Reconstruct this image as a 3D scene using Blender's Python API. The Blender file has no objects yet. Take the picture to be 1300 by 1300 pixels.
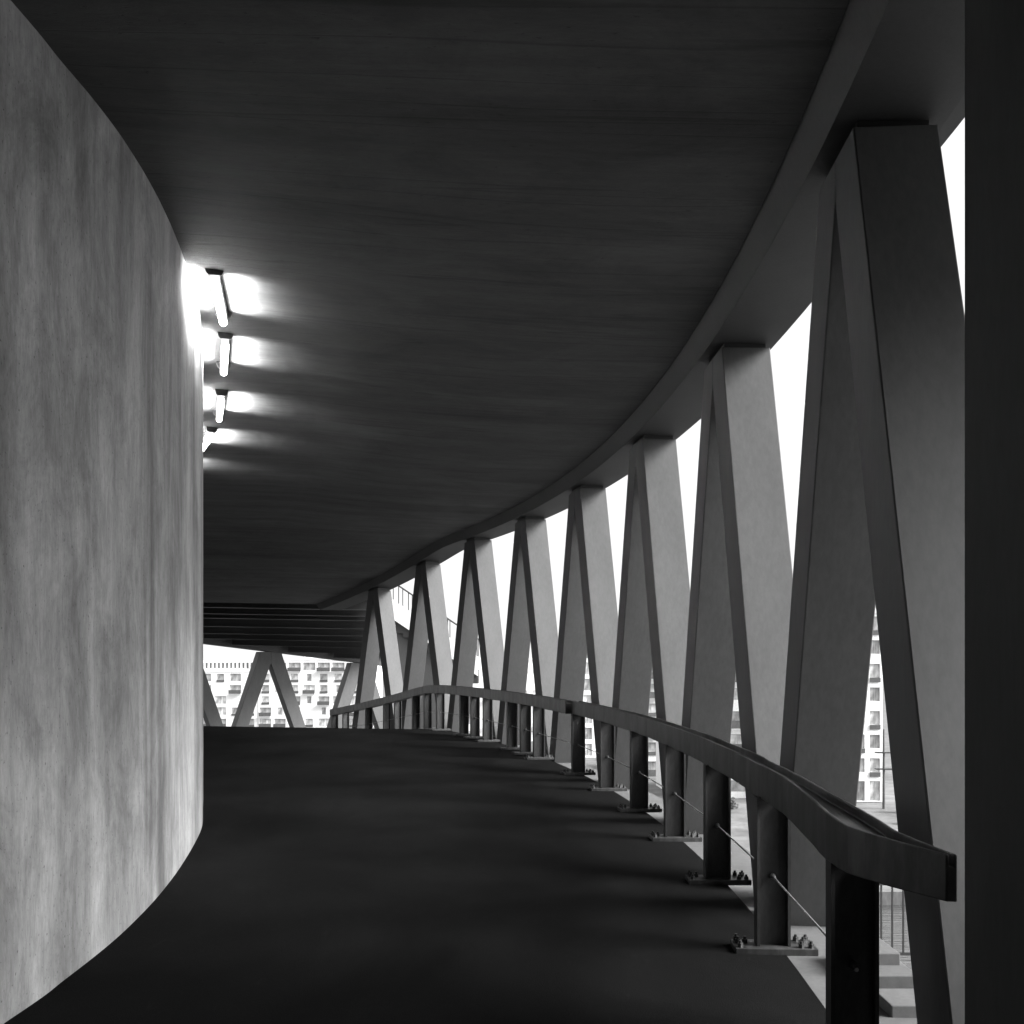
import bpy, bmesh, math, random
from mathutils import Vector, Matrix, noise as mnoise

random.seed(7)
scene = bpy.context.scene
C = scene.collection
PI = math.pi

# ------------------------------------------------------------------ geometry of the place
CX, CY = -42.0, 7.92            # centre of the curved deck (plan)
R_RAIL, R_EDGE, R_SLAB, R_SOFF, R_COL = 43.54, 43.61, 43.625, 43.72, 43.80
COL_DEPTH = 0.42
R_OUT = 44.25
Z_SOFF, Z_SLAB = 4.41, 4.59
Z_STRIP = -0.10
EYE = 1.65
SLAB_END = 33.0


def drop(y):                     # past the crest the deck and the slab above it fall away
    t = y - 24.9
    return 0.075 * (t + math.sqrt(t * t + 0.5)) - 0.0 if y > 12 else 0.0


def zoff(x, y):
    return -0.015 * x - drop(y)


def rise(x, y):                  # the slab's soffit climbs gently towards the wall side
    edge = CX + math.sqrt(max(43.6 ** 2 - (y - CY) ** 2, 0.0))
    k = min(1.0, max(0.0, (edge - x) / 4.2))
    d = min(1.0, max(0.0, (y - 4.8) / 3.8))
    e = min(1.0, max(0.0, (31 - y) / 13))
    return .27 * k * k * d * (2 - d) * e * e * (3 - 2 * e)


def ring(r, y):
    return CX + math.sqrt(max(r * r - (y - CY) ** 2, 0.0))


def polar(r, a):
    return CX + r * math.cos(a), CY + r * math.sin(a)


# ------------------------------------------------------------------ helpers
class MB:
    """collects shapes and links them as one mesh object"""
    def __init__(self):
        self.bm = bmesh.new()

    def faces(self, verts, faces):
        vs = [self.bm.verts.new(v) for v in verts]
        for f in faces:
            try:
                self.bm.faces.new([vs[i] for i in f])
            except ValueError:
                pass
        return vs

    def box(self, x0, x1, y0, y1, z0, z1, M=None):
        v = [(x0, y0, z0), (x1, y0, z0), (x1, y1, z0), (x0, y1, z0), (x0, y0, z1), (x1, y0, z1), (x1, y1, z1), (x0, y1, z1)]
        if M is not None:
            v = [M @ Vector(p) for p in v]
        self.faces(v, [(3, 2, 1, 0), (4, 5, 6, 7), (0, 1, 5, 4), (1, 2, 6, 5), (2, 3, 7, 6), (3, 0, 4, 7)])
        return self

    def prism(self, poly, d0, d1, fn):
        """poly in (u,v), swept from d0 to d1; fn(u,v,d) -> point"""
        n = len(poly)
        v = [fn(u, w, d0) for u, w in poly] + [fn(u, w, d1) for u, w in poly]
        f = [tuple(range(n - 1, -1, -1)), tuple(range(n, 2 * n))]
        f += [(i, (i + 1) % n, n + (i + 1) % n, n + i) for i in range(n)]
        self.faces(v, f)
        return self

    def tube(self, pts, r, seg=8, caps=True):
        pts = [Vector(p) for p in pts]
        rings = []
        for i, p in enumerate(pts):
            t = (pts[min(i + 1, len(pts) - 1)] - pts[max(i - 1, 0)]).normalized()
            up = Vector((0, 0, 1)) if abs(t.z) < .9 else Vector((1, 0, 0))
            a = t.cross(up).normalized()
            b = a.cross(t)
            rr = r[i] if isinstance(r, (list, tuple)) else r
            rings.append([self.bm.verts.new(p + (a * math.cos(2 * PI * k / seg) + b * math.sin(2 * PI * k / seg)) * rr) for k in range(seg)])
        for A, B in zip(rings, rings[1:]):
            for k in range(seg):
                self.bm.faces.new((A[k], A[(k + 1) % seg], B[(k + 1) % seg], B[k]))
        if caps:
            self.bm.faces.new(rings[0][::-1])
            self.bm.faces.new(rings[-1])
        return self

    def sweep(self, section, path, frame, closed=True, caps=True):
        """section list of (r,z) ; path params; frame(p, r, z) -> point"""
        n = len(section)
        rows = [[self.bm.verts.new(frame(p, r, z)) for r, z in section] for p in path]
        m = n if closed else n - 1
        for A, B in zip(rows, rows[1:]):
            for k in range(m):
                self.bm.faces.new((A[k], A[(k + 1) % n], B[(k + 1) % n], B[k]))
        if closed and caps:
            self.bm.faces.new(rows[0][::-1])
            self.bm.faces.new(rows[-1])
        return self

    def build(self, name, mat, parent=None, bevel=0.0, smooth=False):
        bmesh.ops.recalc_face_normals(self.bm, faces=self.bm.faces[:])
        me = bpy.data.meshes.new(name)
        self.bm.to_mesh(me)
        self.bm.free()
        me.materials.append(mat)
        if smooth:
            for p in me.polygons:
                p.use_smooth = True
        o = bpy.data.objects.new(name, me)
        C.objects.link(o)
        if parent is not None:
            o.parent = parent
        if bevel:
            b = o.modifiers.new("bevel", 'BEVEL')
            b.width = bevel
            b.segments = 2
            b.limit_method = 'ANGLE'
            b.angle_limit = math.radians(40)
        return o


def tag(o, label, cat, group=None):
    o["label"] = label
    o["category"] = cat
    if group:
        o["group"] = group
    return o


def empty(name, loc=(0, 0, 0), rz=0.0):
    o = bpy.data.objects.new(name, None)
    C.objects.link(o)
    o.location = loc
    o.rotation_euler = (0, 0, rz)
    o.empty_display_size = .2
    return o


def copy_tree(o, parent=None):
    c = o.copy()
    C.objects.link(c)
    c.parent = parent
    for ch in list(o.children):
        copy_tree(ch, c)
    return c


# ------------------------------------------------------------------ materials (all greys: the place reads black and white)
def newmat(name):
    m = bpy.data.materials.new(name)
    m.use_nodes = True
    nt = m.node_tree
    bs = nt.nodes["Principled BSDF"]
    return m, nt, bs


def nd(nt, t, **kw):
    n = nt.nodes.new(t)
    for k, v in kw.items():
        setattr(n, k, v)
    return n


def noise_tex(nt, vec, scale, detail=6, rough=.6, dist=0.0):
    n = nd(nt, 'ShaderNodeTexNoise')
    n.inputs['Scale'].default_value = scale
    n.inputs['Detail'].default_value = detail
    n.inputs['Roughness'].default_value = rough
    n.inputs['Distortion'].default_value = dist
    nt.links.new(vec, n.inputs['Vector'])
    return n.outputs['Fac']


def mapping(nt, scale, rot=(0, 0, 0), loc=(0, 0, 0), src=None):
    if src is None:
        src = nd(nt, 'ShaderNodeTexCoord').outputs['Object']
    mp = nd(nt, 'ShaderNodeMapping')
    mp.inputs['Scale'].default_value = scale
    mp.inputs['Rotation'].default_value = rot
    mp.inputs['Location'].default_value = loc
    nt.links.new(src, mp.inputs['Vector'])
    return mp.outputs['Vector']


def ramp(nt, fac, stops):
    r = nd(nt, 'ShaderNodeValToRGB')
    e = r.color_ramp.elements
    while len(e) < len(stops):
        e.new(.5)
    for i, (p, v) in enumerate(stops):
        e[i].position = p
        e[i].color = (v, v, v, 1)
    nt.links.new(fac, r.inputs['Fac'])
    return r.outputs['Color']


def mul(nt, a, b, mode='MULTIPLY', fac=1.0):
    m = nd(nt, 'ShaderNodeMix', data_type='RGBA', blend_type=mode)
    m.inputs[0].default_value = fac
    nt.links.new(a, m.inputs[6])
    if isinstance(b, (int, float)):
        m.inputs[7].default_value = (b, b, b, 1)
    else:
        nt.links.new(b, m.inputs[7])
    return m.outputs[2]


def bump(nt, bs, h, strength=.3, dist=.01):
    b = nd(nt, 'ShaderNodeBump')
    b.inputs['Strength'].default_value = strength
    b.inputs['Distance'].default_value = dist
    nt.links.new(h, b.inputs['Height'])
    nt.links.new(b.outputs['Normal'], bs.inputs['Normal'])


def mottled(name, base, var=.25, scale=1.5, rough=.7, fine=30, bstr=.15, metallic=0.0, stretch=(1, 1, 1), spec=.5):
    m, nt, bs = newmat(name)
    v = mapping(nt, stretch)
    a = ramp(nt, noise_tex(nt, v, scale, 8, .65), [(.3, base * (1 - var)), (.7, base * (1 + var))])
    f = noise_tex(nt, v, fine, 4, .7)
    b = ramp(nt, f, [(.3, .86), (.7, 1.1)])
    nt.links.new(mul(nt, a, b), bs.inputs['Base Color'])
    bs.inputs['Roughness'].default_value = rough
    bs.inputs['Metallic'].default_value = metallic
    bs.inputs['Specular IOR Level'].default_value = spec
    if bstr:
        bump(nt, bs, f, bstr, .004)
    return m


def mat_wall():
    m, nt, bs = newmat("streaked_concrete")
    oc = nd(nt, 'ShaderNodeTexCoord').outputs['Object']
    big = ramp(nt, noise_tex(nt, mapping(nt, (1.3, 1.3, .16), src=oc), 1.0, 5, .6, .3), [(.34, .17), (.48, .39), (.66, .55)])
    streak = ramp(nt, noise_tex(nt, mapping(nt, (6, 6, .5), src=oc), 1.6, 8, .7, .15), [(.28, .84), (.6, 1.03), (.8, 1.07)])
    fine = ramp(nt, noise_tex(nt, mapping(nt, (34, 34, 7), src=oc), 1.5, 8, .8), [(.28, .72), (.6, 1.06)])
    cloud = ramp(nt, noise_tex(nt, mapping(nt, (1, 1, .6), loc=(3, 1, 2), src=oc), 2.0, 11, .76, .5), [(.34, .56), (.6, 1.1)])
    pores_n = noise_tex(nt, mapping(nt, (70, 70, 42), src=oc), 1.0, 2, .5)
    pores = ramp(nt, pores_n, [(.27, .45), (.33, 1.0)])
    c = mul(nt, mul(nt, mul(nt, mul(nt, big, streak), fine), cloud), pores)
    nt.links.new(c, bs.inputs['Base Color'])
    bs.inputs['Roughness'].default_value = .75
    bs.inputs['Specular IOR Level'].default_value = .3
    bump(nt, bs, mul(nt, fine, pores), .25, .006)
    return m


def mat_ceiling():
    m, nt, bs = newmat("board_marked_concrete")
    oc = nd(nt, 'ShaderNodeTexCoord').outputs['Object']
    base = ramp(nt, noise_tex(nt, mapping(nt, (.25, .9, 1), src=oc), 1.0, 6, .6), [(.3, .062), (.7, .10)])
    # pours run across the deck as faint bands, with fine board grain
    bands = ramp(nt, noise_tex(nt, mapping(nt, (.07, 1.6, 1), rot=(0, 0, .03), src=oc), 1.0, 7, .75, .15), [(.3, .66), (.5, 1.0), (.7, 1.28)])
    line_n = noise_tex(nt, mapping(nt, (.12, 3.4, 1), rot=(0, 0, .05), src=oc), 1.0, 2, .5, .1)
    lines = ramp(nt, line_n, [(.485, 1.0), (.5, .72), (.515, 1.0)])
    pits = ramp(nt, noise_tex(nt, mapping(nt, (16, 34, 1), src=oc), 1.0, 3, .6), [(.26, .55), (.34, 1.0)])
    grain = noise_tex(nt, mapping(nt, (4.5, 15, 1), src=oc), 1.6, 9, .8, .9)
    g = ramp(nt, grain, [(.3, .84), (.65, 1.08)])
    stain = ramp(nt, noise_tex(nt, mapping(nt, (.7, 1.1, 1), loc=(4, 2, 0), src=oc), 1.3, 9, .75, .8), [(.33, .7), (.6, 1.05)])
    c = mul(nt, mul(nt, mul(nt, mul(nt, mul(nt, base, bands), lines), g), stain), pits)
    nt.links.new(c, bs.inputs['Base Color'])
    bs.inputs['Roughness'].default_value = .7
    bs.inputs['Specular IOR Level'].default_value = .3
    bump(nt, bs, mul(nt, mul(nt, g, lines), pits), .45, .012)
    return m


def mat_asphalt():
    m, nt, bs = newmat("asphalt")
    oc = nd(nt, 'ShaderNodeTexCoord').outputs['Object']
    grit = noise_tex(nt, mapping(nt, (1, 1, 1), src=oc), 140, 3, .7)
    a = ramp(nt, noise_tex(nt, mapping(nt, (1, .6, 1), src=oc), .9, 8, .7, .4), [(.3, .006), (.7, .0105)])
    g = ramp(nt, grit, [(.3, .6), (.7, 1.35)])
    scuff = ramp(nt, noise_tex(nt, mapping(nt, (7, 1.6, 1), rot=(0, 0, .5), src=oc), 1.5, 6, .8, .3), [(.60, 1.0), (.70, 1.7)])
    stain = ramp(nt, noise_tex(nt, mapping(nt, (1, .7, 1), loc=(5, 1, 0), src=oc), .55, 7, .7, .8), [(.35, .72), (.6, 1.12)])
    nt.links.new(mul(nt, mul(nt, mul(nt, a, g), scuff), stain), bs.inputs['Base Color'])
    bs.inputs['Roughness'].default_value = .9
    bs.inputs['Specular IOR Level'].default_value = .03
    bump(nt, bs, grit, .5, .006)
    return m


def mat_water():
    m, nt, bs = newmat("river_water")
    oc = nd(nt, 'ShaderNodeTexCoord').outputs['Object']
    w = noise_tex(nt, mapping(nt, (.3, 1.9, 1), rot=(0, 0, .12), src=oc), 1.0, 4, .6, .3)
    bs.inputs['Base Color'].default_value = (.05, .05, .05, 1)
    bs.inputs['Roughness'].default_value = .06
    bs.inputs['IOR'].default_value = 1.9
    bs.inputs['Specular IOR Level'].default_value = 1.0
    bump(nt, bs, w, 1.0, .3)
    return m


def mat_emit(name, strength):
    m, nt, bs = newmat(name)
    bs.inputs['Base Color'].default_value = (.8, .8, .8, 1)
    bs.inputs['Emission Color'].default_value = (1, 1, 1, 1)
    bs.inputs['Emission Strength'].default_value = strength
    return m


def mat_glass(name, v, rough=.08):
    m, nt, bs = newmat(name)
    oc = nd(nt, 'ShaderNodeTexCoord').outputs['Object']
    c = ramp(nt, noise_tex(nt, mapping(nt, (.9, 1, .5), src=oc), 1.0, 3, .5), [(.35, v * .5), (.65, v * 1.6)])
    nt.links.new(c, bs.inputs['Base Color'])
    bs.inputs['Roughness'].default_value = rough
    bs.inputs['Specular IOR Level'].default_value = .6
    return m


M_WALL = mat_wall()
M_CEIL = mat_ceiling()
M_ASPH = mat_asphalt()
M_WATER = mat_water()
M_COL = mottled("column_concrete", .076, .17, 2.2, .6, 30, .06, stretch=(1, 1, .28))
M_BEAM = mottled("beam_concrete", .042, .18, 1.2, .65, 40, .1)
M_STRIP = mottled("pale_concrete", .12, .2, 2.2, .8, 25, .2)
M_PIER = mottled("dark_concrete", .05, .2, 1.2, .8, 30, .15, stretch=(1, 1, .3))
M_STEEL = mottled("weathered_steel", .065, .75, 7.0, .42, 60, .15, metallic=.35, stretch=(1, 1, .35))
M_POST = mottled("rusty_dark_steel", .045, .5, 7.0, .5, 55, .2, metallic=.3, stretch=(1, 1, .4))
M_GALV = mottled("galvanised_steel", .38, .25, 8.0, .38, 60, .05, metallic=.8)
M_RIB = mottled("dark_painted_steel", .05, .3, 3.0, .45, 40, .05, metallic=.2)
M_RIBS = mottled("grey_steel_ribs", .06, .12, .6, .45, 20, .0, metallic=.2)
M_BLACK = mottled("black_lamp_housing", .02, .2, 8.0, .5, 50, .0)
M_TUBE = mat_emit("lit_tube", 5.0)
M_RENDER = mottled("white_render", .88, .06, .3, .85, 4, .0)
M_RENDER2 = mottled("pale_grey_render", .76, .08, .25, .85, 4, .0)
M_DARKPANEL = mottled("dark_balcony_panel", .10, .25, 1.2, .6, 10, .0)
M_FRAME = mottled("window_frame_grey", .35, .1, 2, .5, 20, .0)
M_GLASS = mat_glass("window_glass", .32)
M_GLASS2 = mat_glass("curtained_glass", .52, .2)
M_BANK = mottled("river_bank_gravel", .15, .4, .35, .95, 2.2, .3)
M_QUAY = mottled("quay_stone", .13, .45, 1.4, .9, 8, .3, stretch=(1, 1, .25))
M_LEAF = mottled("leaves", .09, .5, 2.0, .6, 20, .0)
M_BARK = mottled("bark", .10, .3, 4, .9, 20, .2)


# ------------------------------------------------------------------ the deck, road and slab
Y0 = -24.0


def yrows(a, b, step):
    n = max(1, int(round((b - a) / step)))
    return [a + (b - a) * i / n for i in range(n + 1)]


def fr(y, r, z):
    x = ring(r, y)
    return (x, y, z + zoff(x, y))


ROWS = yrows(Y0, -4, 1.0) + yrows(-4, 22.5, .5)[1:] + yrows(22.5, SLAB_END, .25)[1:]

# asphalt road surface, a 0.1 m thick layer ending short of the columns
mb = MB()
cols = [26, 30, 33, 36, 38, 39, 40, 41, 42, 43, 43.3, R_EDGE]
rows = [[mb.bm.verts.new(fr(y, r, 0)) for r in cols] + [mb.bm.verts.new(fr(y, R_EDGE + .004, Z_STRIP - .03))] for y in ROWS]
for A, B in zip(rows, rows[1:]):
    for k in range(len(cols)):
        mb.bm.faces.new((A[k], A[k + 1], B[k + 1], B[k]))
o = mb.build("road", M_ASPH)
o["kind"] = "structure"

# concrete deck under it, pale strip along the outer edge
mb = MB()
mb.sweep([(26, Z_STRIP - .02), (43.4, Z_STRIP - .02), (43.45, Z_STRIP), (R_OUT, Z_STRIP), (R_OUT, -.75), (26, -.75)], ROWS, fr)
o = mb.build("deck_edge_pavement", M_STRIP)
o["kind"] = "structure"

# landing past the crest (below the sight line)
mb = MB()
land = [(-28, 33.05), (-6.6, 33.05), (-3.2, 36.0), (-4.8, 47.4), (-15.2, 38.8), (-28, 38.8)]
top = [(x, y, zoff(x, y) - .01) for x, y in land]
bot = [(x, y, zoff(x, y) - .6) for x, y in land]
n = len(land)
mb.faces(top + bot, [tuple(range(n)), tuple(range(2 * n - 1, n - 1, -1))] + [(i, (i + 1) % n, n + (i + 1) % n, n + i) for i in range(n)])
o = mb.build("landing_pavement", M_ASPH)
o["kind"] = "structure"

# concrete slab overhead
def fr_slab(y, r, z):
    x, y, z2 = fr(y, r, z)
    return (x, y, z2 + (rise(x, y) if z < 5 else 0))


mb = MB()
mb.sweep([(26, Z_SLAB), (30, Z_SLAB), (33, Z_SLAB), (36, Z_SLAB), (38, Z_SLAB), (39, Z_SLAB), (39.8, Z_SLAB), (40.5, Z_SLAB), (41.2, Z_SLAB), (42, Z_SLAB), (42.6, Z_SLAB), (43.1, Z_SLAB), (R_SLAB, Z_SLAB), (R_SLAB, 5.3), (26, 5.3)], ROWS, fr_slab)
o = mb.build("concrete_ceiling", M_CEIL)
tag(o, "dark board-marked concrete ceiling slab over the curved roadway", "ceiling slab")

# edge beam the columns carry
mb = MB()
mb.sweep([(R_SLAB + .003, Z_SLAB - .004), (R_SOFF, Z_SOFF), (44.28, Z_SOFF), (44.28, 5.3), (45.05, 5.34), (45.05, 5.5), (R_SLAB + .003, 5.5)], ROWS, fr)  # the outer top overhang is out of view, added to shade the columns
o = mb.build("edge_beam", M_BEAM)
tag(o, "long curved concrete edge beam resting on the slanted columns", "beam")

# ------------------------------------------------------------------ curved wall at left
WP = [(-13.5, -21), (-7.2, -12), (-4.2, -6), (-2.85, -1), (-2.36, 2.4), (-2.262, 4.6), (-2.266, 5.2), (-2.297, 5.9), (-2.368, 6.6), (-2.46, 7.25), (-2.59, 8.0),
      (-2.79, 9.0), (-3.01, 9.95), (-3.32, 11), (-3.68, 12.2), (-4.06, 13.4), (-4.5, 14.5), (-5.4, 16.3), (-6.9, 18.2), (-9.2, 20), (-12.4, 21.3), (-17, 21.8), (-24, 21.2), (-40, 18.0)]


def catmull(P, n=8):
    out = []
    for i in range(len(P) - 1):
        p0, p1, p2, p3 = P[max(i - 1, 0)], P[i], P[i + 1], P[min(i + 2, len(P) - 1)]
        for k in range(n):
            t = k / n
            out.append(tuple(.5 * (2 * b + (c - a) * t + (2 * a - 5 * b + 4 * c - d) * t * t + (3 * b - a - 3 * c + d) * t ** 3) for a, b, c, d in zip(p0, p1, p2, p3)))
    out.append(P[-1])
    return out


WALL = catmull(WP)


def wall_frame(i, off, z):
    x, y = WALL[i]
    a, b = WALL[max(i - 1, 0)], WALL[min(i + 1, len(WALL) - 1)]
    t = Vector((b[0] - a[0], b[1] - a[1])).normalized()
    nx, ny = -t.y, t.x                      # to the left of travel: into the wall
    return (x + nx * off, y + ny * off, z + (zoff(x, y) if z > -.4 else zoff(x, y)))


mb = MB()
mb.sweep([(0, -.5), (0, 1.0), (0, 2.0), (0, 3.0), (0, 4.0), (0, Z_SLAB + .35), (.35, Z_SLAB + .35), (.35, -.5)], range(len(WALL)), wall_frame)
o = mb.build("curved_wall", M_WALL, smooth=False)
for p in o.data.polygons:
    p.use_smooth = abs(p.normal.z) < .3
o.data.set_sharp_from_angle(angle=math.radians(35))
tag(o, "tall curved concrete wall with vertical grey stains, left of the road", "wall")

# the pier beside the photographer
mb = MB()
mb.sweep([(43.575, -.7), (46.3, -.7), (46.3, Z_SLAB + .05), (43.575, Z_SLAB + .05)], yrows(-23.5, 2.92, 1.0), fr)
o = mb.build("concrete_pier", M_PIER, bevel=.012)
pier = o
mb = MB()
mb.sweep([(44.3, 5.02), (47.6, 5.02), (47.6, 5.28), (44.3, 5.28)], yrows(-14, 5.4, 1.0), fr)
mb.build("added_shade_slab", M_PIER, pier)  # unseen slab added to keep sun and sky off the nearest column
tag(o, "near black concrete pier rising full height beside the railing's near end", "pier")

# ------------------------------------------------------------------ slanted columns
T_, W_, A0, DA = .66, .42, -.063, .0826
H_ = Z_SOFF - Z_STRIP
S_ = DA * R_COL
SL = (S_ - T_) / 2 / H_


def make_column():
    root = empty("slanted_column")
    crotch = (W_ - T_ / 2) / SL
    PAD = .05
    hh = H_ - PAD
    for s in (-1, 1):
        poly = [(s * (T_ / 2 + SL * PAD), hh), (s * (T_ / 2 + SL * H_), -.02), (s * (T_ / 2 + SL * H_ - W_), -.02), (0, H_ - crotch), (0, hh)]
        # local x = radial outwards, local y = along the deck
        m = MB().prism(poly, 0.0, COL_DEPTH, lambda u, w, d: (d, u, w))
        m.build("leg", M_COL, root, bevel=.008)
    m = MB().box(.035, COL_DEPTH - .03, -T_ / 2 + .03, T_ / 2 - .03, hh - .003, H_ + .02)  # inset block, coloured black to paint the shadow band under the beam
    m.build("head_shadow_pad", M_BLACK, root)
    return root


col_labels = [
    "nearest and largest slanted concrete column, ahead of the dark pier",
    "second largest slanted concrete column, first behind the nearest one",
    "third slanted concrete column counted from the dark pier",
    "fourth slanted concrete column counted from the dark pier, behind the rail joint",
    "fifth slanted concrete column from the pier, at the middle of the long row",
    "sixth slanted concrete column from the pier, three from the far end of its row",
    "slanted concrete column at the crest of the rail, second from the far end of its row",
    "smallest and last slanted concrete column of the long row, where the slab ends",
]
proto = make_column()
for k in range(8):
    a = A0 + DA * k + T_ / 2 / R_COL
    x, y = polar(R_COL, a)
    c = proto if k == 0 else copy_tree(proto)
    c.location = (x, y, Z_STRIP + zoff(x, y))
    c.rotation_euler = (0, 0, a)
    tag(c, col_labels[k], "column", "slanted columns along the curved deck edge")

# ------------------------------------------------------------------ guard rail
rail_root = empty("guard_rail", (1.28, 3.17, 0))
tag(rail_root, "long dark steel guard rail curving along the road edge in front of the columns", "guard rail")


def to_rail(v):
    return (v[0] - 1.28, v[1] - 3.17, v[2])


def a_of_y(r, y):
    return math.asin((y - CY) / r)


def a_of_px(r, px):              # angle on the circle seen at photograph column px (post spacing was measured there)
    lo, hi = -.2, .9
    for _ in range(60):
        mid = (lo + hi) / 2
        x, y = polar(r, mid)
        if 650 + 1300 * x / y > px:
            lo = mid
        else:
            hi = mid
    return (lo + hi) / 2


R_A, R_B = 43.55, 43.47
A_JOINT = a_of_px(R_A, 731)


FRONT = [(0, 43.60), (.12, 43.55), (.4, 43.45), (.52, 43.42), (.64, 43.408), (.85, 43.41), (1.4, 43.45), (2.1, 43.48), (3.0, 43.485), (99, 43.485)]
BACK = [(0, 43.635), (.12, 43.615), (.45, 43.575), (2.2, 43.585), (3.4, 43.61), (99, 43.61)]


def lerp_tab(tab, d):
    for (a, va), (b, vb) in zip(tab, tab[1:]):
        if d <= b:
            return va + (vb - va) * max(0, d - a) / (b - a)
    return tab[-1][1]


def make_rail(shift, a0, a1, n, near, knots=()):
    """an open-topped channel: front face, recessed top, back face"""
    mb = MB()
    path = sorted(set([a0 + (a1 - a0) * i / n for i in range(n + 1)] + list(knots)))
    rows = []
    for a in path:
        d = (a - a0) * 43.5 if near else 50.0
        rf, rb = lerp_tab(FRONT, d) + shift, lerp_tab(BACK, d) + shift
        q = max(0.0, 1 - d / 1.0) if near else 0.0
        wob = .004 * mnoise.noise((a * 60, 3.1, 0)) + .003 * mnoise.noise((a * 190, 7.7, 0))
        z0, z1 = .875 + .048 * q + wob, 1.07 + wob
        lip = min(.014, (rb - rf) * .3)
        rec = .04
        sec = [(rf, z0), (rb, z0), (rb, z1), (rb - lip, z1), (rb - lip, z1 - rec), (rf + lip, z1 - rec), (rf + lip, z1), (rf, z1)]
        row = []
        for r, z in sec:
            x, y = polar(r + wob * .8, a)
            row.append(mb.bm.verts.new(to_rail((x, y, z + zoff(x, y)))))
        rows.append(row)
    for A, B in zip(rows, rows[1:]):
        for k in range(8):
            mb.bm.faces.new((A[k], A[(k + 1) % 8], B[(k + 1) % 8], B[k]))
    mb.bm.faces.new(rows[0][::-1])
    mb.bm.faces.new(rows[-1])
    return mb


a_near, a_far = a_of_y(R_A, 3.17), a_of_px(R_B, 421)
make_rail(0.0, a_near, A_JOINT, 90, True, [a_near + t / 43.5 for t in (.12, .4, .45, .52, .64, .85)]).build("rail_beam", M_STEEL, rail_root, bevel=.006)
make_rail(-.08, A_JOINT + .0012, a_far, 70, False).build("rail_beam", M_STEEL, rail_root, bevel=.005)


def post_mesh():
    h = .885
    m = MB()
    m.box(-.095, -.079, -.05, .05, 0.03, h)
    m.box(.079, .095, -.05, .05, 0.03, h)
    m.box(-.079, .079, -.005, .005, 0.03, h)
    return m


def plate_mesh():
    m = MB().box(-.225, .24, -.10, .10, -.005, .035)
    return m


def bolt_mesh():
    m = MB().tube([(0, 0, .03), (0, 0, .058), (0, 0, .0581), (0, 0, .072)], [.017, .017, .009, .009], 6)
    return m


BOLTS = [(-.195, -.07), (-.195, .02), (-.195, .075), (-.155, .02), (.15, -.07), (.15, .075), (.18, .02), (.205, -.07), (.205, .075)]


post_px = [684, 667, 650, 619, 603, 589, 559, 543, 528, 505, 491, 468, 439, 425]
post_as = [(R_A, -.046 + .0419 * (k - 2) + (.002 if k == 1 else 0)) for k in range(1, 8)] + [(R_B, a_of_px(R_B, p)) for p in post_px]
p0 = post_mesh().build("post", M_POST, rail_root)
bare = None
pl0 = plate_mesh().build("base_plate", M_STEEL, p0, bevel=.004)
bo0 = bolt_mesh().build("bolt", M_STEEL)
posts = []
for i, (r, a) in enumerate(post_as):
    if i == 0:
        p = p0
        bare = copy_tree(p0, rail_root)          # a post without its bolts, used for the next one
    elif i == 1:
        p = bare
    else:
        p = bare.copy()
        C.objects.link(p)
        for ch in [c for c in bare.children if c.name.startswith('base_plate')]:
            c2 = ch.copy()
            C.objects.link(c2)
            c2.parent = p
    x, y = polar(r, a)
    p.location = to_rail((x, y, zoff(x, y)))
    p.rotation_euler = (0, 0, a)
    posts.append((x, y, zoff(x, y), a))
    if i < 8:
        for q, (bx, by) in enumerate(BOLTS):
            b = bo0 if (i == 0 and q == 0) else bo0.copy()
            if b is not bo0:
                C.objects.link(b)
            b.parent = p
            b.location = (bx, by, 0)

# tension cable through the posts, with a fitting at each
pts = [to_rail((x, y, z + .43)) for x, y, z, a in posts]
MB().tube(pts, .0055, 6).build("cable", M_GALV, rail_root, smooth=True)
fit = MB().tube([(0, -.012, 0), (0, -.03, 0), (0, -.075, 0)], [.018, .012, .009], 8)
f0 = fit.build("cable_fitting", M_GALV, rail_root)
for i, p in enumerate(pts[:12]):
    fobj = f0 if i == 0 else f0.copy()
    if i:
        C.objects.link(fobj)
    fobj.parent = rail_root
    fobj.location = p
    fobj.rotation_euler = (0, 0, posts[i][3])

# stepped upstand on the pale strip beside the nearest column
st = empty("stepped_plinth", (2.0, 5.4, Z_STRIP))
tag(st, "low stepped concrete plinth on the pale strip beside the nearest guard rail post", "plinth")
zc = zoff(2.0, 5.4)
for (x0, x1, y0, y1, z1) in ((-.11, .16, -.30, -.03, .062), (-.07, .2, .13, .7, .078), (-.06, .17, .32, .68, .145)):
    MB().box(x0, x1, y0, y1, zc - .01, zc + z1).build("step", M_STRIP, st, bevel=.006)

# ------------------------------------------------------------------ ceiling lamps along the wall
lamp_spots = [(8.4, 9.5), (10.1, 11.2), (12.3, 13.4), (14.3, 15.4), (16.3, 17.4)]


def wall_x(y):
    for (xa, ya), (xb, yb) in zip(WALL, WALL[1:]):
        if ya <= y <= yb:
            return xa + (xb - xa) * (y - ya) / max(yb - ya, 1e-6)
    return WALL[-1][0]


POW_C, POW_W = 11.0, 26.0


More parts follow.
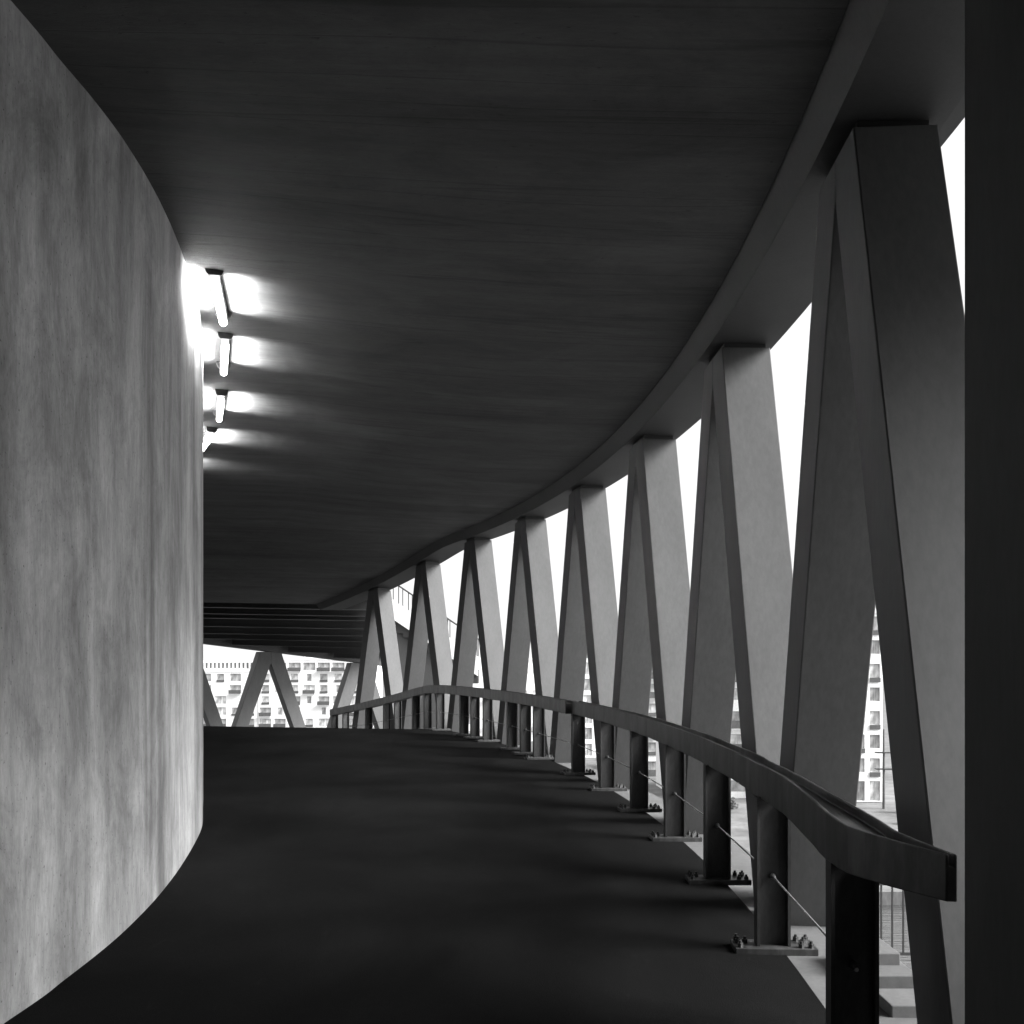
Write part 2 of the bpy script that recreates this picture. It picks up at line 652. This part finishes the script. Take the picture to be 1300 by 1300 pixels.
def make_lamp(L):
    root = empty("tube_lamp")
    h = L / 2
    # local y along the lamp, z=0 at the ceiling
    MB().box(-.04, .04, -h, h, -.075, .004).build("housing", M_BLACK, root, bevel=.005)
    for s in (-1, 1):
        e = [(-.08, .004), (.08, .004), (.068, -.055), (.05, -.075), (-.05, -.075), (-.068, -.055)]
        MB().prism(e, s * h, s * (h + .03), lambda u, w, d: (u, d, w)).build("end_cap", M_BLACK, root, bevel=.004)
    MB().tube([(0, -h - .01, -.125), (0, -h, -.125), (0, -h + .025, -.125), (0, h - .025, -.125), (0, h, -.125), (0, h + .01, -.125)], [.012, .028, .036, .036, .028, .012], 14).build("tube", M_TUBE, root, smooth=True)
    for nm, s_, up, spread, pw, wd in (("ceiling_beam", 1, 37, 76, POW_C, .05), ("wall_beam", -1, -4, 150, POW_W, .05)):
        ld = bpy.data.lights.get(nm)
        if ld is None:
            ld = bpy.data.lights.new(nm, 'AREA')
            ld.shape = 'RECTANGLE'
            ld.size, ld.size_y = wd, L - .12
            ld.energy = pw
            ld.spread = math.radians(spread)
        lo = bpy.data.objects.new(nm, ld)
        C.objects.link(lo)
        lo.parent = root
        lo.location = (s_ * .048, 0, -.125)
        d = Vector((s_ * math.cos(math.radians(up)), 0, math.sin(math.radians(up))))
        lo.rotation_euler = Matrix((Vector((0, 1, 0)).cross(-d), Vector((0, 1, 0)), -d)).transposed().to_euler()
    return root


lamp_lab = ["largest lit tube lamp on the ceiling, nearest along the curved wall", "second lit tube lamp along the curved wall, just behind the largest",
            "third lit tube lamp along the curved wall, fully in view", "fourth tube lamp, mostly hidden by the curved wall's edge",
            "fifth tube lamp, hidden behind the wall's edge, lighting the ceiling"]
LL = 1.05
lamp0 = make_lamp(LL)
for i, (ya, yb) in enumerate(lamp_spots):
    off = .225
    xa, xb = wall_x(ya) + off, wall_x(yb) + off
    ang = math.atan2(-(xb - xa), yb - ya)
    l = lamp0 if i == 0 else copy_tree(lamp0)
    xm, ym = (xa + xb) / 2, (ya + yb) / 2
    l.location = (xm, ym, Z_SLAB + zoff(xm, ym) + rise(xm, ym))
    l.rotation_euler = (0, 0, ang)
    tag(l, lamp_lab[i], "lamp", "tube lamps along the curved wall")

# ------------------------------------------------------------------ ribbed steel deck past the slab and its support row
BL0, BL1 = Vector((-12.4, 41.0)), Vector((-7.0, 45.5))
bdir = (BL1 - BL0).normalized()
bnrm = Vector((bdir.y, -bdir.x))           # towards the camera side
if bnrm.y > 0:
    bnrm = -bnrm


def soff_z(x, y):
    return Z_SLAB + zoff(x, y)


deck = empty("steel_deck", (-9, 38, soff_z(-9, 38)))
tag(deck, "dark ribbed steel deck overhead where the concrete ceiling ends", "steel deck")


def to_deck(v):
    return (v[0] + 9, v[1] - 38, v[2] - soff_z(-9, 38))


# plate over the ribs
pl = [(-26, 33.02), (-4.3, 33.02), (-4.45, 35), (-5.7, 47.0), (-14.6, 39.3), (-26, 39.3)]
mb = MB()
vt = [to_deck((x, y, soff_z(x, y) + .42)) for x, y in pl]
vb = [to_deck((x, y, soff_z(x, y) + .62)) for x, y in pl]
n = len(pl)
mb.faces(vt + vb, [tuple(range(n)), tuple(range(2 * n - 1, n - 1, -1))] + [(i, (i + 1) % n, n + (i + 1) % n, n + i) for i in range(n)])
mb.build("deck_plate", M_RIB, deck)


def back_y(x):
    return BL0.y + (x - BL0.x) * (BL1.y - BL0.y) / (BL1.x - BL0.x)


for yb in (33.6, 34.7, 35.5, 37.1, 38.6, 39.9, 41.4, 43.0, 44.4):
    x0 = max(-26.0, BL0.x + (yb + .5 - BL0.y) * (BL1.x - BL0.x) / (BL1.y - BL0.y)) if yb > 38.8 else -26.0
    x1 = -.131 * yb
    mb = MB()
    z0, z1 = soff_z(x0, yb), soff_z(x1, yb) - .05
    for (dy0, dy1, dz0, dz1) in ((-.16, .16, 0, .025), (-.008, .008, .025, .42)):
        v = []
        for (x, zz) in ((x0, z0), (x1, z1)):
            v += [to_deck((x, yb + dy0, zz + dz0)), to_deck((x, yb + dy1, zz + dz0)), to_deck((x, yb + dy1, zz + dz1)), to_deck((x, yb + dy0, zz + dz1))]
        mb.faces(v, [(0, 1, 2, 3), (7, 6, 5, 4), (0, 4, 5, 1), (1, 5, 6, 2), (2, 6, 7, 3), (3, 7, 4, 0)])
    mb.build("rib", M_RIBS, deck)

# edge beam over the back row
mb = MB()
path = [BL0 - bdir * 4.5, BL0, BL1, BL1 + bdir * 2.2]


def bfr(p, r, z):
    q = p - bnrm * r
    return (q.x, q.y, soff_z(p.x, p.y) + z)


mb.sweep([(-.12, -.02), (.5, -.02), (.5, .7), (-.12, .7)], path, bfr)
o = mb.build("edge_girder", M_BEAM)
tag(o, "sloping dark girder across the far end above the back row of columns", "girder")


def px_on_back(px):
    k = (px - 650) / 1300
    t = (k * BL0.y - BL0.x) / ((BL1.x - BL0.x) - k * (BL1.y - BL0.y))
    return BL0 + (BL1 - BL0) * t


def make_back_column(hgt, spread):
    root = empty("splayed_column")
    T, W = .95, .52
    sl = (spread - T) / 2 / hgt
    cr = (W - T / 2) / sl if W > T / 2 else .05
    for s in (-1, 1):
        poly = [(s * T / 2, hgt), (s * (T / 2 + sl * hgt), -.05), (s * (T / 2 + sl * hgt - W), -.05), (0, hgt - cr - .35), (0, hgt)]
        MB().prism(poly, 0.0, .42, lambda u, w, d: (d, u, w)).build("leg", M_COL, root, bevel=.01)
    return root


bl = ["far splayed column, mostly hidden behind the curved wall's edge", "splayed column standing alone in the middle of the bright far opening",
      "far splayed column beside the railing's far end, under the steel deck"]
bang = math.atan2(-bnrm.y, -bnrm.x)
bc0 = None
for i, px in enumerate((232, 344, 458)):
    P = px_on_back(px)
    zt = soff_z(P.x, P.y) - .02
    zb = zoff(P.x, P.y) - .05
    if bc0 is None:
        bc0 = make_back_column(zt - zb, 4.3)
        b = bc0
    else:
        b = copy_tree(bc0)
    b.location = (P.x, P.y, zb)
    b.rotation_euler = (0, 0, bang)
    tag(b, bl[i], "column", "splayed columns across the far end")

# ------------------------------------------------------------------ outdoor stair beyond the far columns
sx0, sx1, sy = -6.9, -1.6, 48.0
def stz(x):
    return 4.36 - .67 * (x + 5.39)
stair = empty("outdoor_stair", (-5, 48, 0))
tag(stair, "white outdoor stair flight with thin railing, behind the far columns", "stair")
def to_st(v):
    return (v[0] + 5, v[1] - 48, v[2])
for yy in (48.0, 49.8):
    MB().faces([], []) if False else None
    mb = MB()
    v = []
    for (x) in (sx0, sx1):
        for (y, z) in ((yy, stz(x) - .9), (yy + .14, stz(x) - .9), (yy + .14, stz(x)), (yy, stz(x))):
            v.append(to_st((x, y, z)))
    mb.faces(v, [(0, 1, 2, 3), (7, 6, 5, 4), (0, 4, 5, 1), (1, 5, 6, 2), (2, 6, 7, 3), (3, 7, 4, 0)])
    mb.build("parapet", M_RENDER, stair)
mb = MB()
n = 18
for k in range(n):
    xa = sx0 + (sx1 - sx0) * k / n
    xb = sx0 + (sx1 - sx0) * (k + 1) / n
    mb.box(xa + 5, xb + 5, .145, 1.795, stz(xb) - 1.25, stz(xb) - .62)
mb.build("steps", M_BEAM, stair)
for yy in (48.07, 49.87):
    mb = MB()
    mb.tube([to_st((sx0, yy, stz(sx0) + .85)), to_st((sx1, yy, stz(sx1) + .85))], .045, 6)
    k = sx0 + .2
    while k < sx1:
        mb.tube([to_st((k, yy, stz(k) - .05)), to_st((k, yy, stz(k) + .85))], .025, 6)
        k += .46
    mb.build("railing", M_RIB, stair)
mb = MB()
xw0, xw1 = -5.9, -3.5
v = [(xw0 + 5, .3, -20), (xw1 + 5, .3, -20), (xw1 + 5, 1.6, -20), (xw0 + 5, 1.6, -20),
     (xw0 + 5, .3, stz(xw0) - 1.2), (xw1 + 5, .3, stz(xw1) - 1.2), (xw1 + 5, 1.6, stz(xw1) - 1.2), (xw0 + 5, 1.6, stz(xw0) - 1.2)]
mb.faces(v, [(3, 2, 1, 0), (4, 5, 6, 7), (0, 1, 5, 4), (1, 2, 6, 5), (2, 3, 7, 6), (3, 0, 4, 7)])
mb.build("support_pier", M_COL, stair)

# ------------------------------------------------------------------ water, bank, quay
ZW, ZB = -17.3, -16.3
mb = MB()
mb.faces([(-900, -300, ZW), (900, -300, ZW), (900, 79.5, ZW), (-900, 79.5, ZW)], [(0, 1, 2, 3)])
o = mb.build("river_water", M_WATER)
o["kind"] = "structure"
mb = MB()
N = 60
rows = []
for j, y in enumerate([79.9, 84, 90, 97, 105, 115, 130, 170, 260, 500, 1500, 4000]):
    row = []
    for i in range(N + 1):
        x = -900 + 1800 * i / N if y < 400 else -4000 + 8000 * i / N
        z = ZB + (0.0 if j == 0 else .35 * mnoise.noise((x * .05, y * .08, 0)))
        row.append(mb.bm.verts.new((x, y, z)))
    rows.append(row)
for A, B in zip(rows, rows[1:]):
    for i in range(N):
        mb.bm.faces.new((A[i], A[i + 1], B[i + 1], B[i]))
o = mb.build("river_bank_ground", M_BANK)
o["kind"] = "structure"
mb = MB().box(-900, 900, 79.4, 79.95, ZW - 2, ZB + .02)
o = mb.build("quay_wall", M_QUAY)
tag(o, "dark stone quay wall along the far side of the water", "wall")

# lower walkway railing outside the deck
rl = empty("lower_railing", (3.3, 14.6, -2.55))
tag(rl, "thin metal railing with vertical bars over the water below the deck", "railing")
MB().box(0, 6, -.025, .025, 1.0, 1.05).build("top_rail", M_RIB, rl)
MB().box(0, 6, -.02, .02, 0, .04).build("bottom_rail", M_RIB, rl)
b0 = None
for i in range(38):
    if b0 is None:
        b0 = MB().box(-.011, .011, -.011, .011, .035, 1.005).build("bar", M_RIB, rl)
        b = b0
    else:
        b = b0.copy()
        C.objects.link(b)
    b.location = (.08 + .157 * i, 0, 0)
lw = MB().box(-6, 3.32, 12.5, 16.5, -3.0, -2.56).build("lower_walkway", M_STRIP)
tag(lw, "concrete lower walkway slab under the deck, carrying the thin railing", "walkway")

# ------------------------------------------------------------------ buildings on the far bank
def cell_wall(mb, M, x0, x1, z0, z1, ox0, ox1, oz0, oz1, dep):
    """wall cell with an opening and its reveals (local: x along the front, -y outwards)"""
    P = lambda x, y, z: M @ Vector((x, y, z))
    v = [P(x0, 0, z0), P(x1, 0, z0), P(x1, 0, z1), P(x0, 0, z1), P(ox0, 0, oz0), P(ox1, 0, oz0), P(ox1, 0, oz1), P(ox0, 0, oz1),
         P(ox0, dep, oz0), P(ox1, dep, oz0), P(ox1, dep, oz1), P(ox0, dep, oz1)]
    mb.faces(v, [(0, 1, 5, 4), (1, 2, 6, 5), (2, 3, 7, 6), (3, 0, 4, 7), (4, 5, 9, 8), (5, 6, 10, 9), (6, 7, 11, 10), (7, 4, 8, 11)])


WIN_CACHE = {}


def window_pair(w, h, glass, nm):
    key = (round(w, 2), round(h, 2), glass.name, nm)
    if key not in WIN_CACHE:
        t = .07
        m = MB()
        m.box(0, w, 0, .08, 0, t).box(0, w, 0, .08, h - t, h).box(0, t, 0, .08, t, h - t).box(w - t, w, 0, .08, t, h - t)
        for k in range(1, nm):
            m.box(w * k / nm - .035, w * k / nm + .035, .005, .075, t, h - t)
        f = m.build("window", M_FRAME)
        g = MB().box(t * .5, w - t * .5, .045, .06, t * .5, h - t * .5).build("pane", glass, f)
        WIN_CACHE[key] = (f.data, g.data)
        bpy.data.objects.remove(g)
        bpy.data.objects.remove(f)
    return WIN_CACHE[key]


def building(label, x, y, rz, bays, floors, bw, fh, depth, wmat, style, base=ZB, penthouse=None, right_wall=True):
    root = empty("apartment_block", (x, y, base), rz)
    tag(root, label, "building", "apartment blocks on the far bank")
    rnd = random.Random(hash(label) % 1000 if False else len(label) * 17 + bays)
    I = Matrix.Identity(4)
    mb = MB()
    Wd, Ht = bays * bw, floors * fh
    dep = .28
    bal = MB()
    rails = []
    slabs = MB()
    for fl in range(floors):
        for b in range(bays):
            kind, ww, wh, sill = style(fl, b, rnd)
            x0, x1, z0, z1 = b * bw, (b + 1) * bw, fl * fh, (fl + 1) * fh
            ox0 = x0 + (bw - ww) / 2
            ox1, oz0 = ox0 + ww, z0 + sill
            oz1 = oz0 + wh
            if kind == 'blank':
                mb.faces([(x0, 0, z0), (x1, 0, z0), (x1, 0, z1), (x0, 0, z1)], [(0, 1, 2, 3)])
                continue
            cell_wall(mb, I, x0, x1, z0, z1, ox0, ox1, oz0, oz1, dep)
            fd, gd = window_pair(ww, wh, M_GLASS if rnd.random() < .5 else M_GLASS2, 2 if ww < 2.6 else 4)
            f = bpy.data.objects.new("window", fd)
            C.objects.link(f)
            f.parent = root
            f.location = (ox0, dep - .09, oz0)
            g = bpy.data.objects.new("pane", gd)
            C.objects.link(g)
            g.parent = f
            if kind == 'balcony':
                rails.append((ox0 - .12, ox1 + .12, oz0 - .05))
            elif kind == 'panel':
                rails.append((ox0 - .02, ox1 + .02, oz0 - .55))
    # sides, back, roof with a parapet
    mb.faces([(0, dep + .02, Ht), (Wd, dep + .02, Ht), (Wd, depth, Ht), (0, depth, Ht), (0, dep + .02, 0), (Wd, dep + .02, 0), (Wd, depth, 0), (0, depth, 0)],
             [(0, 1, 2, 3), (1, 5, 6, 2), (2, 6, 7, 3), (3, 7, 4, 0)])
    mb.faces([(0, 0, 0), (0, dep + .02, 0), (0, dep + .02, Ht), (0, 0, Ht)], [(0, 1, 2, 3)])
    mb.faces([(Wd, 0, 0), (Wd, dep + .02, 0), (Wd, dep + .02, Ht), (Wd, 0, Ht)], [(0, 1, 2, 3)])
    # dark void behind the panes is closed by an inner sheet
    mb.faces([(0, dep + .015, 0), (Wd, dep + .015, 0), (Wd, dep + .015, Ht), (0, dep + .015, Ht)], [(0, 1, 2, 3)])
    mb.build("wall", wmat, root)
    m = MB().box(-.15, Wd + .15, -.15, depth + .1, Ht + .002, Ht + .55)
    m.build("roof", wmat, root)
    for (a, b_, z) in rails:
        m = MB()
        m.box(a, b_, -.9 if b_ - a > 2.2 else -.12, -.04, z - .16, z)
        m.build("balcony_slab", wmat, root) if b_ - a > 2.2 else None
        m2 = MB().box(a, b_, -.95 if b_ - a > 2.2 else -.13, -.9 if b_ - a > 2.2 else -.05, z - .05, z + (.95 if b_ - a > 2.2 else .55))
        m2.build("balcony_panel", M_DARKPANEL, root)
        if not b_ - a > 2.2:
            m.bm.free()
    if penthouse:
        pa, pb, ph = penthouse
        MB().box(pa, pb, 1.6, depth - 1, Ht + .552, Ht + .552 + ph).build("penthouse", wmat, root)
        m = MB()
        q = pa + .5
        while q < pb - .8:
            m.box(q, q + .5, 1.52, 1.598, Ht + .9, Ht + ph)
            q += 1.1
        m.build("louvre_screen", M_DARKPANEL, root)
    return root


def st_tower(fl, b, r):
    if fl == 0:
        return ('win', 1.35, 2.5, .15)
    return ('panel' if (fl + b) % 2 else 'win', 1.3, 1.75, .8)


def st_mix(fl, b, r):
    q = r.random()
    if q < .12:
        return ('blank', 1.5, 1.5, .8)
    if q < .45:
        return ('balcony', 2.3, 2.1, .25)
    if q < .7:
        return ('panel', 1.9, 1.4, .9)
    return ('win', 1.9, 1.5, .85)


def st_wide(fl, b, r):
    q = r.random()
    if fl % 6 == 5:
        return ('balcony', 3.3, 2.2, .2) if b % 3 else ('win', 3.3, 2.0, .4)
    if q < .18:
        return ('blank', 1.5, 1.5, .8)
    if q < .42:
        return ('panel', 2.0, 1.6, .8)
    if q < .62:
        return ('balcony', 3.0, 2.2, .2)
    if q < .82:
        return ('win', 2.9, 2.0, .45)
    return ('win', 1.2, 1.9, .5)


def st_grid(fl, b, r):
    return ('win', 1.5, 2.2, .4) if r.random() < .8 else ('panel', 1.5, 1.9, .7)


building("white apartment tower seen in the nearest gap beside the lamp mast", 37.3, 130, 0, 5, 8, 1.95, 3.0, 14, M_RENDER, st_tower)
building("white block with stacked balconies seen through the second column's gap", 21.5, 133, .06, 4, 6, 3.2, 3.0, 14, M_RENDER, st_mix)
building("white block seen through the third column's gap above the pale bank", 16.5, 158, .1, 3, 7, 3.4, 3.0, 14, M_RENDER2, st_mix, penthouse=(1, 8, 2.8))
building("pale grid fronted block seen through the fourth column's gap", 6.0, 188, .1, 5, 7, 2.3, 3.0, 14, M_RENDER, st_grid)
building("pale block seen through the gaps of the fifth and sixth columns", -14, 226, .08, 6, 6, 3.6, 3.0, 16, M_RENDER, st_mix)
building("white block with wide top windows right of the lone splayed column", -67.9, 273.9, .0, 8, 6, 3.9, 3.0, 16, M_RENDER, st_wide, penthouse=(12, 30, 2.6))
building("low white block with louvred penthouse, left in the far opening", -100, 274, .0, 8, 5, 4.0, 3.0, 16, M_RENDER, st_wide, penthouse=(5, 31, 2.4))

# mast with crossbars beside the tower
mast = empty("lamp_mast", (45.2, 124.5, ZB))
tag(mast, "slim dark mast with two crossbars beside the white tower", "mast")
MB().tube([(0, 0, -.1), (0, 0, 5), (0, 0, 9.6)], [.17, .15, .1], 10).build("pole", M_DARKPANEL, mast)
for z in (4.7, 6.7):
    MB().box(-1.0, 1.0, -.35, .35, z, z + .14).build("crossbar", M_RIB, mast)

# bushes on the bank
def bush(x, y, h, w, lab, seed):
    r = random.Random(seed)
    root = empty("shrub", (x, y, ZB))
    tag(root, lab, "shrub", "shrubs on the far bank")
    m = MB()
    for k in range(5):
        m.tube([(0, 0, -.1), (r.uniform(-.4, .4) * w, r.uniform(-.3, .3) * w, h * .75)], [.06, .015], 5)
    m.build("stems", M_BARK, root)
    m = MB()
    for k in range(900):
        while True:
            p = Vector((r.uniform(-1, 1), r.uniform(-1, 1), r.uniform(0, 1)))
            if p.x ** 2 + p.y ** 2 + (p.z * 1.1 - .4) ** 2 < .75 * (.7 + .6 * mnoise.noise(p * 2.3 + Vector((seed, 0, 0)))):
                break
        c = Vector((p.x * w, p.y * w * .7, .1 + p.z * h))
        d = Vector((r.gauss(0, 1), r.gauss(0, 1), r.gauss(0, 1))).normalized()
        e = d.orthogonal().normalized()
        s = r.uniform(.08, .17)
        m.faces([c - d * s, c + e * s * .6, c + d * s, c - e * s * .6], [(0, 1, 2, 3)])
    m.build("leaves", M_LEAF, root)


bush(46.6, 121, 2.6, 1.6, "leafy shrub at the foot of the mast beside the white tower", 3)
bush(44.0, 112, .9, 2.2, "low wide shrub on the bank in front of the white tower", 5)
bush(26.3, 124, 1.3, 1.5, "small shrub on the bank seen through the second column's gap", 8)

# ------------------------------------------------------------------ light
SUN_EL, SUN_AZ = math.radians(35), math.radians(103)      # azimuth clockwise from +Y
w = bpy.data.worlds.new("World")
scene.world = w
w.use_nodes = True
nt = w.node_tree
bg = nt.nodes["Background"]
sky = nt.nodes.new('ShaderNodeTexSky')
sky.sky_type = 'NISHITA'
sky.sun_disc = False
sky.sun_elevation = SUN_EL
sky.sun_rotation = SUN_AZ
sky.air_density = 1.0
sky.dust_density = 3.0
bw = nt.nodes.new('ShaderNodeRGBToBW')
nt.links.new(sky.outputs['Color'], bw.inputs['Color'])
ov = nt.nodes.new('ShaderNodeMath')        # an overcast sky: never darker than its cloud layer
ov.operation = 'MAXIMUM'
ov.inputs[1].default_value = 3.7
nt.links.new(bw.outputs['Val'], ov.inputs[0])
nt.links.new(ov.outputs['Value'], bg.inputs['Color'])
bg.inputs['Strength'].default_value = .08
sd = bpy.data.lights.new("sun", 'SUN')
sd.energy = 2.2
sd.angle = math.radians(26)
so = bpy.data.objects.new("sun", sd)
C.objects.link(so)
dirv = Vector((math.sin(SUN_AZ) * math.cos(SUN_EL), math.cos(SUN_AZ) * math.cos(SUN_EL), math.sin(SUN_EL)))
so.rotation_euler = (-dirv).to_track_quat('-Z', 'Y').to_euler()

# ------------------------------------------------------------------ camera
cd = bpy.data.cameras.new("camera")
cd.sensor_width = 36
cd.lens = 36.0
cd.shift_y = 188.65 / 1300
cd.clip_start = .05
cd.clip_end = 6000
cam = bpy.data.objects.new("camera", cd)
C.objects.link(cam)
cam.location = (0, 0, EYE)
cam.rotation_euler = (PI / 2, 0, 0)
scene.camera = cam

scene.view_settings.view_transform = 'Standard'
scene.view_settings.look = 'None'
scene.view_settings.gamma = 1
scene.view_settings.exposure = 1.9
scene.cycles.use_denoising = True
scene.cycles.max_bounces = 10
scene.cycles.diffuse_bounces = 6
scene.cycles.sample_clamp_indirect = 6
